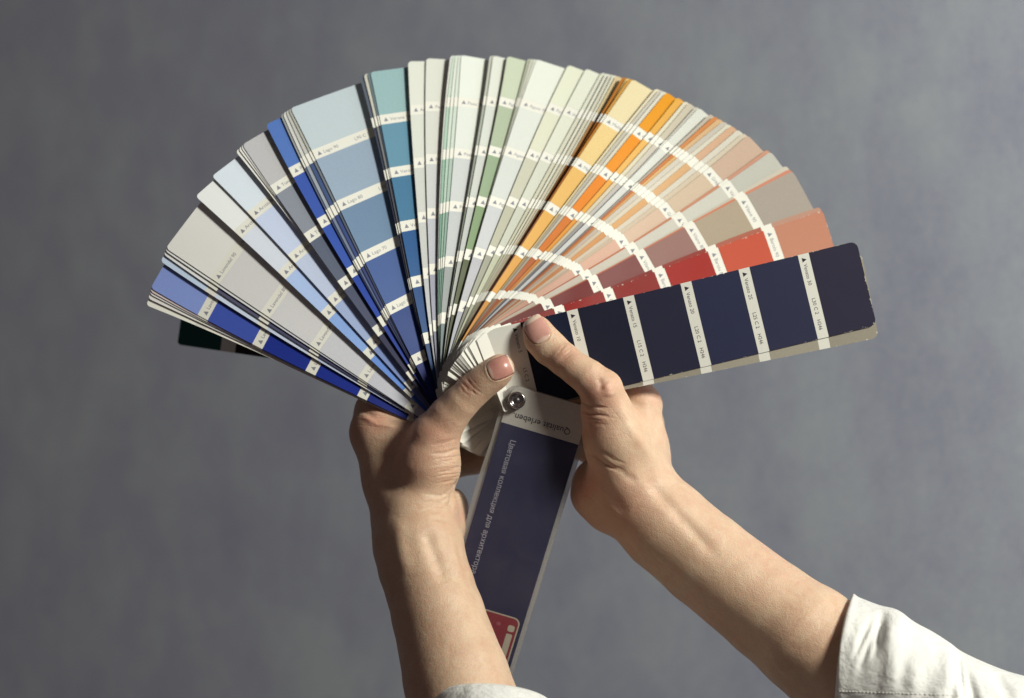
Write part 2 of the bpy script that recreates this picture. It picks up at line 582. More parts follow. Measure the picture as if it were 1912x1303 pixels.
W1 = (228, 232, 222)
LIST = [
 ((1597, 440), 'N', 'Venato', [(48, 46, 64), (48, 50, 74), (45, 48, 74), (41, 42, 62), (32, 34, 52), (23, 30, 52)], 0),
 ((1622, 520), 'W', 'Venato', [(158, 152, 138), (166, 160, 146), (166, 160, 146), (158, 152, 138), (154, 148, 136), (144, 140, 130)], 2),
 ((1547, 386), 'W', 'Barolo', [(214, 148, 122), (216, 92, 66), (176, 36, 26), (150, 24, 18), (152, 22, 18), (140, 20, 16)], 4),
 ((1541, 380), 's', '', [(206, 160, 140), (190, 110, 90), (160, 60, 50), (140, 40, 36), (130, 34, 30), (120, 30, 26)], 1),
 ((1478, 322), 'W', 'Vilano', [(186, 176, 166), (192, 176, 154), (166, 124, 118), (138, 76, 76), (122, 46, 46), (110, 36, 36)], 6),
 ((1472, 319), 's', '', [(226, 150, 124), (224, 140, 110), (214, 128, 96), (200, 110, 80), (180, 90, 64), (150, 70, 50)], 2),
 ((1464, 314), 's', '', [(222, 214, 200), (216, 206, 190), (212, 200, 184), (206, 190, 174), (190, 170, 152), (170, 150, 130)], 3),
 ((1433, 288), 'W', 'Velvet', [(208, 208, 200), (222, 222, 212), (222, 220, 210), (214, 208, 196), (206, 196, 184), (190, 178, 166)], 5),
 ((1427, 284), 's', '', [(216, 160, 136), (214, 150, 120), (206, 140, 108), (196, 124, 92), (176, 100, 76), (150, 80, 60)], 3),
 ((1395, 254), 'W', 'Grazia', [(214, 186, 166), (222, 200, 176), (226, 196, 174), (226, 184, 164), (214, 170, 150), (196, 150, 130)], 6),
 ((1388, 249), 's', '', [(222, 210, 190), (222, 206, 184), (216, 198, 176), (206, 186, 164), (190, 166, 146), (170, 146, 126)], 3),
 ((1378, 243), 's', '', [(226, 222, 210), (226, 220, 206), (222, 212, 196), (214, 200, 182), (200, 180, 160), (184, 160, 140)], 3),
 ((1366, 236), 's', '', [(220, 180, 150), (224, 178, 128), (222, 170, 112), (210, 150, 92), (190, 124, 70), (160, 96, 50)], 3),
 ((1358, 232), 's', '', [(226, 222, 206), (224, 216, 200), (220, 210, 190), (208, 192, 170), (190, 168, 146), (170, 146, 122)], 2),
 ((1350, 227), 's', '', [(206, 200, 190), (214, 208, 196), (206, 198, 186), (190, 176, 162), (170, 150, 136), (150, 130, 116)], 2),
 ((1341, 222), 's', '', [(220, 184, 140), (222, 176, 112), (214, 156, 84), (200, 132, 60), (180, 104, 44), (150, 80, 34)], 3),
 ((1333, 218), 's', '', [(214, 140, 80), (206, 120, 50), (196, 106, 40), (180, 92, 34), (156, 76, 30), (130, 60, 26)], 2),
 ((1325, 215), 's', '', [(196, 186, 172), (180, 170, 158), (160, 148, 140), (140, 126, 120), (120, 104, 100), (100, 86, 84)], 5),
 ((1303, 207), 'W', 'Off', [(222, 224, 218), (220, 222, 218), (214, 216, 214), (206, 208, 210), (190, 192, 196), (170, 172, 178)], 10),
 ((1298, 203), 's', '', [(200, 198, 190), (190, 190, 188), (160, 160, 164), (124, 124, 132), (92, 92, 104), (70, 70, 84)], 2),
 ((1283, 195), 'W', 'Marill', [(204, 196, 178), (204, 198, 186), (190, 186, 182), (150, 148, 150), (112, 110, 116), (84, 82, 92)], 5),
 ((1277, 191), 's', '', [(226, 220, 200), (222, 214, 190), (214, 204, 180), (204, 190, 160), (190, 172, 140), (170, 150, 120)], 2),
 ((1264, 183), 'W', 'Curcuma', [(232, 176, 82), (236, 184, 96), (234, 170, 70), (226, 150, 44), (200, 120, 26), (164, 90, 16)], 4),
 ((1245, 172), 'W', 'Curcuma', [(234, 158, 34), (238, 150, 6), (234, 136, 2), (212, 116, 2), (176, 88, 2), (144, 66, 2)], 4),
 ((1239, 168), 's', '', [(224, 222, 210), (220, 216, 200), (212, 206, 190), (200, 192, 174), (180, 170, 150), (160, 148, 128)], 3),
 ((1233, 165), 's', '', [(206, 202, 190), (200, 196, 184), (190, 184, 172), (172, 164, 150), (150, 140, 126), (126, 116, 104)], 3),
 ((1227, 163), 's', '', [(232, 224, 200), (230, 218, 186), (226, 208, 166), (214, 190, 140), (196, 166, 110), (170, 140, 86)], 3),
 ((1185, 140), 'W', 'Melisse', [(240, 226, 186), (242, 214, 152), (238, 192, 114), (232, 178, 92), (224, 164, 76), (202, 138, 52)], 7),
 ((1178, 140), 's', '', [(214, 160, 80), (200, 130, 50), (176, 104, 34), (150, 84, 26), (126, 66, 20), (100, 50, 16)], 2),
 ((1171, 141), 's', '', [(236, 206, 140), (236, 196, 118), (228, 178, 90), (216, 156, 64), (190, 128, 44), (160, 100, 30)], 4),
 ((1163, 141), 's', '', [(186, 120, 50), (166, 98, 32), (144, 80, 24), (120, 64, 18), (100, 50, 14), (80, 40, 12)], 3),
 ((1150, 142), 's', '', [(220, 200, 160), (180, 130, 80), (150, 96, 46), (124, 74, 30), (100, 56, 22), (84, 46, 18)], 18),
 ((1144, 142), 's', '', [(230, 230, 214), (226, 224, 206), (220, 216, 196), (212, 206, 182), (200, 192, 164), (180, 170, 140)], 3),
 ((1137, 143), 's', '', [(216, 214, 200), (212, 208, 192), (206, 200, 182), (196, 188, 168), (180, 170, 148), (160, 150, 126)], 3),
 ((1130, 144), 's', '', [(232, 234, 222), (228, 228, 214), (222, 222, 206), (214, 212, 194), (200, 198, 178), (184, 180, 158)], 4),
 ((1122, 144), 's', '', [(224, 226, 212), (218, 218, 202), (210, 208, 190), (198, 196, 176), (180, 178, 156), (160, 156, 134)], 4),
 ((1095, 130), 'W', 'Jade', [(232, 236, 220), (228, 232, 216), (216, 220, 206), (204, 208, 194), (190, 194, 168), (170, 174, 146)], 5),
 ((1062, 120), 'W', 'Patina', [(232, 236, 214), (226, 228, 206), (206, 206, 186), (190, 190, 168), (160, 162, 146), (124, 124, 112)], 6),
 ((1003, 100), 'W', 'Agave', [(234, 240, 230), (226, 232, 226), (216, 222, 220), (204, 208, 214), (186, 188, 198), (172, 176, 188)], 5),
 ((998, 101), 's', '', [(224, 228, 214), (214, 220, 206), (200, 206, 192), (180, 188, 172), (160, 166, 148), (140, 144, 124)], 3),
 ((992, 103), 's', '', [(210, 212, 200), (196, 198, 186), (176, 178, 164), (150, 152, 136), (126, 126, 110), (104, 104, 88)], 3),
 ((986, 104), 's', '', [(180, 186, 164), (150, 160, 134), (126, 138, 106), (104, 116, 82), (84, 92, 58), (66, 70, 40)], 3),
 ((947, 97), 'W', 'Agave', [(204, 216, 190), (178, 194, 166), (150, 176, 140), (130, 160, 114), (84, 94, 58), (68, 74, 34)], 6),
 ((920, 97), 'W', 'Malachit', [(228, 232, 224), (216, 222, 216), (206, 212, 208), (192, 198, 196), (170, 176, 172), (146, 150, 146)], 11),
 ((914, 98), 's', '', [(196, 200, 188), (170, 178, 166), (146, 154, 142), (120, 128, 116), (96, 102, 90), (74, 78, 68)], 4),
 ((862, 100), 'W', 'Pinie', [(234, 240, 232), (228, 234, 228), (206, 212, 214), (196, 202, 206), (156, 164, 166), (116, 132, 136)], 17),
 ((857, 100), 's', '', [(218, 230, 220), (206, 222, 210), (170, 196, 184), (136, 172, 158), (110, 150, 136), (86, 124, 112)], 2),
 ((852, 101), 's', '', [(228, 236, 226), (210, 226, 214), (180, 206, 192), (150, 184, 168), (120, 160, 146), (96, 130, 120)], 2),
 ((847, 102), 's', '', [(206, 224, 210), (176, 208, 190), (146, 188, 168), (116, 166, 146), (90, 140, 124), (70, 110, 100)], 2),
 ((843, 104), 's', '', [(232, 236, 228), (224, 230, 222), (204, 214, 208), (184, 196, 192), (160, 174, 172), (130, 146, 146)], 2),
 ((797, 111), 'W', 'Pacific', [(224, 226, 218), (218, 220, 214), (206, 210, 212), (190, 194, 206), (158, 160, 182), (124, 126, 152)], 20),
 ((762, 115), 'W', 'Arctis', [(226, 230, 220), (220, 224, 216), (208, 212, 208), (200, 204, 204), (190, 194, 200), (160, 164, 176)], 7),
 ((690, 130), 'W', 'Verona', [(150, 190, 196), (96, 152, 182), (60, 124, 166), (8, 88, 154), (0, 74, 140), (0, 64, 122)], 12),
 ((684, 132), 's', '', [(110, 130, 140), (70, 86, 104), (46, 58, 80), (36, 44, 66), (30, 34, 54), (24, 26, 44)], 3),
 ((678, 136), 's', '', [(200, 200, 190), (120, 124, 130), (80, 84, 96), (60, 62, 78), (46, 46, 62), (36, 36, 50)], 3),
 ((671, 141), 's', '', [(90, 100, 116), (60, 68, 90), (44, 50, 76), (34, 38, 64), (28, 30, 54), (22, 24, 46)], 4),
 ((545, 203), 'W', 'Lago', [(192, 208, 218), (150, 172, 198), (108, 140, 176), (64, 96, 162), (38, 70, 142), (6, 34, 116)], 16),
 ((540, 205), 's', '', [(176, 178, 170), (110, 118, 130), (80, 90, 112), (60, 68, 100), (44, 50, 86), (32, 36, 70)], 3),
 ((535, 208), 's', '', [(190, 192, 190), (60, 82, 130), (46, 68, 130), (38, 56, 116), (30, 44, 100), (24, 34, 84)], 3),
 ((530, 212), 's', '', [(206, 208, 206), (150, 160, 176), (110, 124, 156), (80, 96, 140), (54, 68, 116), (40, 50, 96)], 2),
 ((526, 215), 's', '', [(150, 156, 160), (90, 104, 136), (60, 76, 120), (44, 60, 108), (34, 46, 94), (26, 36, 80)], 3),
 ((497, 232), 'W', 'Pacific', [(74, 116, 188), (48, 84, 172), (38, 80, 172), (0, 60, 162), (0, 52, 152), (0, 44, 132)], 6),
 ((452, 268), 'W', 'Tundra', [(184, 184, 182), (132, 140, 150), (86, 96, 116), (70, 78, 104), (46, 48, 80), (36, 36, 64)], 12),
 ((448, 271), 's', '', [(214, 216, 208), (90, 96, 130), (60, 68, 116), (46, 52, 96), (36, 40, 80), (30, 32, 66)], 3),
 ((444, 275), 's', '', [(226, 226, 216), (210, 210, 204), (196, 198, 198), (170, 174, 184), (140, 146, 164), (110, 116, 140)], 3),
 ((439, 280), 's', '', [(222, 222, 210), (214, 214, 206), (204, 206, 204), (190, 194, 198), (170, 176, 186), (146, 152, 168)], 4),
 ((393, 325), 'W', 'Arctis', [(206, 218, 224), (186, 200, 222), (178, 192, 214), (150, 170, 206), (112, 134, 184), (80, 98, 150)], 10),
 ((360, 363), 'W', 'Arctis', [(220, 224, 218), (202, 210, 218), (160, 186, 226), (126, 164, 220), (90, 136, 210), (40, 84, 176)], 5),
 ((301, 458), 'W', 'Lavendel', [(214, 214, 204), (200, 200, 194), (198, 198, 194), (192, 194, 196), (186, 188, 194), (176, 178, 190)], 9),
 ((299, 463), 's', '', [(220, 222, 214), (206, 208, 204), (196, 198, 200), (186, 190, 196), (170, 174, 186), (150, 154, 172)], 2),
 ((296, 470), 's', '', [(216, 218, 212), (80, 80, 104), (70, 72, 100), (60, 62, 92), (50, 52, 82), (40, 42, 70)], 4),
 ((291, 484), 's', '', [(180, 200, 220), (190, 204, 220), (186, 198, 216), (176, 188, 208), (166, 176, 200), (150, 160, 186)], 5),
 ((274, 535), 'W', 'Lavendel', [(118, 140, 200), (52, 76, 164), (14, 40, 132), (10, 38, 132), (16, 36, 116), (14, 30, 100)], 6),
 ((272, 541), 's', '', [(206, 190, 184), (120, 100, 110), (96, 80, 96), (80, 64, 84), (64, 50, 70), (50, 40, 60)], 2),
 ((270, 546), 's', '', [(220, 218, 210), (190, 190, 196), (176, 176, 188), (160, 160, 178), (140, 140, 164), (120, 120, 150)], 3),
 ((267, 555), 's', '', [(216, 214, 204), (206, 204, 200), (190, 188, 190), (176, 174, 184), (160, 156, 172), (140, 136, 156)], 3),
 ((264, 566), 's', '', [(226, 222, 204), (222, 218, 200), (214, 210, 196), (200, 196, 188), (184, 180, 178), (164, 160, 164)], 4),
]
NUM = [30, 25, 20, 15, 10, 5]
NUM2 = [90, 80, 70, 60, 50, 40]

def build_deck():
    # paper stacks between the visible cards also fill the depth of the deck
    depth, extra = 4.0, 0.0
    n_fill = 0
    for k, (tip, kind, word, cols, gap) in enumerate(LIST):
        extra += gap * ((0.8 if k < 36 else 0.2) if gap < 9 else 0.75)
        depth += CARD_STEP + (0.9 if gap >= 4 else 0.25)
        if k == 0:
            th = 13.6
        elif k == 1:
            th = 11.6
        else:
            th = corner_theta(tip[0], tip[1], depth, extra)
        wob = 0.0 if kind in 'N' else 1.5 * math.sin(k * 0.55) + random.uniform(-0.35, 0.35)
        c = Card(th, depth, extra, wob)
        if k < 2:
            c = Card(th, depth - 1.5, extra, 0, length=684, A=-0.04)
            c.rad = 13.0
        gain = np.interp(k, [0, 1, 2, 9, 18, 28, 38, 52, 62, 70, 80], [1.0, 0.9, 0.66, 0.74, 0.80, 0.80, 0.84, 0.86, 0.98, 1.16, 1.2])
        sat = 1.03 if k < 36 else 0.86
        cl = []
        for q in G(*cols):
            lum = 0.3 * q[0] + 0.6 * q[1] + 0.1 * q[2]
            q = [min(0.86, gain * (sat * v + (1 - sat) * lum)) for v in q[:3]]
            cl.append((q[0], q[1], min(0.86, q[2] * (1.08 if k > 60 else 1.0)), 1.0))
        if kind == 's':
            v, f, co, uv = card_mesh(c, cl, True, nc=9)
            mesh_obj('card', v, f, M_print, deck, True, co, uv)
            continue
        v, f, co, uv = card_mesh(c, cl, False, nc=9, worn=k < 3)
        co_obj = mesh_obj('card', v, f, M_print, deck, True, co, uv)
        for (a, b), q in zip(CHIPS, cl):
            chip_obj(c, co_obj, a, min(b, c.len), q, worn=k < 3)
        pr = Print(c, 0.12)
        for bi, (b0, b1) in enumerate(BANDS):
            num = (NUM if kind == 'N' else NUM2)[5 - bi]
            base = b0 + 6.5
            tri_s = np.array([base - .5, base - .5, base + 8.0])
            tri_w = np.array([WIDE - 7.0, WIDE - 15.5, WIDE - 11.2])
            pr.add(tri_s, tri_w, [(0, 1, 2)])
            pr.text('%s %d' % (word, num), base, WIDE - 19, 9.8, width=None, spread=1.0)
            pr.text('L%d C 2' % num, base, WIDE - 84, 9.6)
            pr.text('H246' if kind == 'N' else 'H%d' % (90 + k * 3), base, WIDE - 125, 9.6, spread=0.95)
        lt = pr.build('label_lettering', M_ink_dark if kind == 'N' else M_ink, co_obj)
        lt['kind'] = 'stuff'
    # deepest card, dark green, slipped out below the others on the left
    c = Card(172.0, depth + 8, extra + 20, 0, length=640, slope=0.02)
    for _ in range(3):
        gx, gy = c.proj(640.0, 139.0)
        c.shift = (c.shift[0] + 331 - float(gx), c.shift[1] + float(gy) - 643)
    cl = G((26, 74, 70), (34, 30, 26), (20, 20, 20), (20, 20, 20), (20, 20, 20), (20, 20, 20))
    v, f, co, uv = card_mesh(c, cl, False, nc=9)
    o = mesh_obj('card', v, f, M_print, deck, True, co, uv)
    o['label'] = 'dark green card slipped out behind the left end of the fan'
    for (a, b), q in zip([(548, 640), (436, 526), (325, 414)], cl):
        chip_obj(c, o, a, b, q)
    # rear cover sheet
    c = Card(150.0, depth + 10, extra + 40, 0, length=600)
    v, f, co, uv = card_mesh(c, cl, False, nc=9, tail_col=(0.30, 0.29, 0.30, 1))
    mesh_obj('rear_cover', v, f, M_print, deck, True, co, uv)
    return depth

DECK_DEPTH = build_deck()

def build_cover():
    c = Card(-106.5, -3.0, 0.0, 0.0, length=705, wide=143, near=27, slope=0.26)
    def flat(card, rows, lo, hi, h0, h1, name, mat, parent, nc=5):
        rows = np.array(rows, float)
        lo = np.broadcast_to(np.asarray(lo, float), rows.shape)
        hi = np.broadcast_to(np.asarray(hi, float), rows.shape)
        s = np.repeat(rows[:, None], nc, 1)
        w = lo[:, None] + (hi - lo)[:, None] * np.linspace(0, 1, nc)[None]
        top = card.pt(s, w, h1).reshape(-1, 3)
        nr = len(rows)
        if h0 is None:
            return mesh_obj(name, top, grid_faces(nr, nc), mat, parent, False)
        bot = card.pt(s, w, h0).reshape(-1, 3)
        n = nr * nc
        faces = grid_faces(nr, nc) + grid_faces(nr, nc, n, True)
        loop = [i * nc for i in range(nr)] + [(nr - 1) * nc + j for j in range(1, nc)] + \
               [i * nc + nc - 1 for i in range(nr - 2, -1, -1)] + [j for j in range(nc - 2, 0, -1)]
        for i in range(len(loop)):
            a, b = loop[i], loop[(i + 1) % len(loop)]
            faces.append((a, b, b + n, a + n))
        return mesh_obj(name, np.concatenate([top, bot]), faces, mat, parent, False)
    R = 24.0
    rows = [-28 + R * (1 - math.cos(a)) for a in np.linspace(0, math.pi / 2, 8)]
    ins = [R * (1 - math.sin(a)) for a in np.linspace(0, math.pi / 2, 8)]
    rows = rows + list(np.linspace(30, 705, 14))
    ins = np.array(ins + [0] * 14)
    wob = np.array([0] * 8 + [0, -1, 1.5, 3.5, 2, 0, -.8, .6, -.4, .8, 0, 0, 0, 0])
    sheet = flat(c, rows, -27 + ins - wob * .8, 143 - ins * .4, 3.2, 5.0, 'plastic_cover', M_plastic, deck, 7)
    board = flat(c, [r + 2 for r in rows], -17 + ins * .8, 134 - ins * .4, 0.0, 1.6, 'cover_board', M_white_card, deck, 5)
    flat(c, rows, -26.5 + ins - wob * .8, 142.5 - ins * .4, -1.6, -0.3, 'plastic_border', M_frost, deck, 7)
    flat(c, np.linspace(49, 700, 12), -16.8, 133.8, None, 1.9, 'navy_panel', M_navy_panel, board)
    p = Print(c, 2.0)
    p.text('Qualität erleben.', 24.5, 113, 17.5, '-v', width=112)
    p.build('lettering', M_ink_dark, board)
    p = Print(c, 2.2)
    p.text('Цветовая коллекция для архитектора', 76, 9.5, 15.0, '+u', width=276)
    p.build('lettering', M_pale_ink, board)
    # red emblem with a pale outline and a lower-case i
    def rrect(s0, s1, w0, w1, r, h, name, mat, parent):
        q = []
        for (cs, cw, a0) in ((s1 - r, w1 - r, 0), (s0 + r, w1 - r, 90), (s0 + r, w0 + r, 180), (s1 - r, w0 + r, 270)):
            for a in np.linspace(a0, a0 + 90, 7):
                q.append((cs + r * math.cos(math.radians(a)), cw + r * math.sin(math.radians(a))))
        q = np.array(q)
        return mesh_obj(name, c.pt(q[:, 0], q[:, 1], h), [tuple(range(len(q)))], mat, parent, False)
    rim = rrect(414, 570, 22, 127, 13, 2.2, 'emblem', M_cream, board)
    rrect(416.5, 567.5, 24.5, 124.5, 11.5, 2.5, 'emblem_field', M_red, board)
    rrect(431, 444, 107, 120, 4, 2.8, 'emblem_letter', M_cream, board)
    rrect(449, 522, 107.5, 119.5, 2, 2.8, 'emblem_letter', M_cream, board)
    rrect(431, 438, 84, 92, 3, 2.8, 'emblem_mark', mat_flat('faded_pink_print', rgb((176, 88, 100))), board)
    # rivet: dished metal head
    prof = [(0, 2.4), (3, 2.0), (5, 0.8), (8, 0.4), (10.5, 2.6), (12, 5.2), (13.6, 6.3), (15.2, 5.6), (16.2, 3.6), (16.6, 0.5), (16.6, -4)]
    n = 40
    vs, fs = [], []
    for (r, z) in prof:
        for k in range(n):
            a = 2 * math.pi * k / n
            vs.append(np.array([(PIV[0] - CX + r * math.cos(a)) * S, (-8.0 - z) * S, (CY - PIV[1] + r * math.sin(a)) * S]))
    for i in range(len(prof) - 1):
        for k in range(n):
            a, b = i * n + k, i * n + (k + 1) % n
            fs.append((a, b, b + n, a + n))
    mesh_obj('rivet', vs, fs, M_metal, deck)
    # its shank through the deck, and the head behind
    vs, fs = [], []
    for (r, y) in ((7, -8), (7, DECK_DEPTH + 16), (16, DECK_DEPTH + 16), (14, DECK_DEPTH + 21), (0.1, DECK_DEPTH + 22)):
        f = max(0, y) / 110.0
        for k in range(16):
            a = 2 * math.pi * k / 16
            vs.append(((PIV[0] - CX - 22 * f + r * math.cos(a)) * S, y * S, (CY - PIV[1] + 12 * f + r * math.sin(a)) * S))
    for i in range(4):
        for k in range(16):
            a, b = i * 16 + k, i * 16 + (k + 1) % 16
            fs.append((a, b, b + 16, a + 16))
    mesh_obj('rivet_shank', vs, fs, M_metal, deck)
build_cover()

# ------------------------------------------------------------------ hands: distance fields turned into one continuous skin
def smin(a, b, k):
    h = np.clip(k - np.abs(a - b), 0, None) / k
    return np.minimum(a, b) - h * h * k * 0.25

class Field:
    def __init__(self):
        self.prims = []
    def cone(self, a, b, ra, rb, k=16, sd=1.0):
        self.prims.append(('c', np.array(a, float), np.array(b, float), ra, rb, k, sd))
    def chain(self, pts, k=16, sd=1.0):
        for p, q in zip(pts[:-1], pts[1:]):
            self.cone(p[:3], q[:3], p[3], q[3], k, sd)
    def ell(self, c, r, k=20, ang=0.0):
        self.prims.append(('e', np.array(c, float), np.array(r, float), ang, None, k, 1.0))
    @staticmethod
    def dist(pr, x, y, z):
        if pr[0] == 'c':
            _, a, b, ra, rb, k, sd = pr
            bx, by, bz = (b - a)
            bz *= sd
            px, py, pz = x - a[0], y - a[1], (z - a[2]) * sd
            t = np.clip((px * bx + py * by + pz * bz) / (bx * bx + by * by + bz * bz + 1e-9), 0, 1)
            return np.sqrt((px - t * bx) ** 2 + (py - t * by) ** 2 + (pz - t * bz) ** 2) - (ra + (rb - ra) * t)
        _, c, r, ang, _, k, _ = pr
        ca, sa = math.cos(ang), math.sin(ang)
        px, py, pz = x - c[0], y - c[1], z - c[2]
        qx, qy = px * ca + py * sa, -px * sa + py * ca
        k0 = np.sqrt((qx / r[0]) ** 2 + (qy / r[1]) ** 2 + (pz / r[2]) ** 2)
        k1 = np.sqrt((qx / r[0] ** 2) ** 2 + (qy / r[1] ** 2) ** 2 + (pz / r[2] ** 2) ** 2) + 1e-9
        return k0 * (k0 - 1) / k1
    def value(self, x, y, z):
        f = np.full(np.broadcast(x, y, z).shape, 1e3)
        for pr in self.prims:
            f = smin(f, self.dist(pr, x, y, z), pr[5])
        return f
    def bounds(self, pr):
        if pr[0] == 'c':
            _, a, b, ra, rb, k, sd = pr
            R = max(ra, rb) + k + 6
            e = np.array([R, R, R / sd])
            return np.minimum(a, b) - e, np.maximum(a, b) + e
        R = max(pr[2]) + pr[5] + 6
        return pr[1] - R, pr[1] + R
    def surface(self, h):
        bb = [self.bounds(p) for p in self.prims]
        lo = np.min([b[0] for b in bb], 0) - 2 * h
        hi = np.max([b[1] for b in bb], 0) + 2 * h
        n = np.ceil((hi - lo) / h).astype(int) + 1
        ax = [(lo[i] + h * np.arange(n[i])).astype(np.float32) for i in range(3)]
        f = np.full(n, 60.0, np.float32)
        for pr, (l, u) in zip(self.prims, bb):
            i0 = np.clip(((l - lo) / h).astype(int), 0, n - 1)
            i1 = np.clip(((u - lo) / h).astype(int) + 2, 0, n)
            sl = tuple(slice(i0[i], i1[i]) for i in range(3))
            d = self.dist(pr, ax[0][sl[0]][:, None, None], ax[1][sl[1]][None, :, None], ax[2][sl[2]][None, None, :])
            f[sl] = smin(f[sl], d.astype(np.float32), pr[5])
        return surface_nets(f, lo, h)

def surface_nets(f, lo, h):
    ins = f < 0
    nx, ny, nz = f.shape
    cnt = np.zeros((nx - 1, ny - 1, nz - 1), np.int8)
    for i in (0, 1):
        for j in (0, 1):
            for k in (0, 1):
                cnt += ins[i:nx - 1 + i, j:ny - 1 + j, k:nz - 1 + k]
    act = (cnt > 0) & (cnt < 8)
    idx = np.argwhere(act)
    vid = np.full(act.shape, -1, np.int64)
    vid[act] = np.arange(len(idx))
    acc = np.zeros((len(idx), 3))
    num = np.zeros(len(idx))
    C = [(i, j, k) for i in (0, 1) for j in (0, 1) for k in (0, 1)]
    for a in C:
        for axis in range(3):
            if a[axis]:
                continue
            b = list(a)
            b[axis] = 1
            fa = f[idx[:, 0] + a[0], idx[:, 1] + a[1], idx[:, 2] + a[2]].astype(float)
            fb = f[idx[:, 0] + b[0], idx[:, 1] + b[1], idx[:, 2] + b[2]].astype(float)
            m = (fa < 0) != (fb < 0)
            t = np.where(m, fa / np.where(m, fa - fb, 1), 0)
            p = np.array(a, float)[None].repeat(len(idx), 0)
            p[:, axis] = t
            acc += p * m[:, None]
            num += m
    V = lo + h * (idx + acc / num[:, None])
    F = []
    for axis in range(3):
        o1, o2 = [(1, 2), (2, 0), (0, 1)][axis]
        sl0 = [slice(1, -1)] * 3
        sl1 = [slice(1, -1)] * 3
        sl0[axis] = slice(0, -1)
        sl1[axis] = slice(1, None)
        A, B = ins[tuple(sl0)], ins[tuple(sl1)]
        cr = np.argwhere(A != B)
        if not len(cr):
            continue
        sgn = A[cr[:, 0], cr[:, 1], cr[:, 2]]
        g = cr + 1
        g[:, axis] = cr[:, axis]
        q = []
        for (u, v) in ((0, 0), (1, 0), (1, 1), (0, 1)):
            c = g.copy()
            c[:, o1] -= u
            c[:, o2] -= v
            q.append(vid[c[:, 0], c[:, 1], c[:, 2]])
        q = np.stack(q, 1)
        q[~sgn] = q[~sgn][:, ::-1]
        F.append(q)
    return V, np.concatenate(F)

def fbm(x, y, seed=0, oct=4):
    r = np.random.default_rng(seed)
    out = np.zeros(np.broadcast(x, y).shape)
    amp = 1.0
    for o in range(oct):
        for _ in range(4):
            a = r.uniform(0, 2 * math.pi)
            fr = 2 ** o * r.uniform(.7, 1.3)
            out += amp * np.sin(fr * (x * math.cos(a) + y * math.sin(a)) + r.uniform(0, 6.28)) / 4
        amp *= 0.5
    return out

def seg_dist(P, poly):
    best = np.full(len(P), 1e9)
    par = np.zeros(len(P))
    poly = np.array(poly, float)
    L = np.cumsum([0] + [np.linalg.norm(poly[i + 1] - poly[i]) for i in range(len(poly) - 1)])
    for i in range(len(poly) - 1):
        a, b = poly[i], poly[i + 1]
        ab = b - a
        t = np.clip(((P - a) @ ab) / (ab @ ab), 0, 1)
        d = np.linalg.norm(P - (a + t[:, None] * ab), axis=1)
        m = d < best
        best = np.where(m, d, best)
        par = np.where(m, (L[i] + t * (L[i + 1] - L[i])) / L[-1], par)
    return best, par

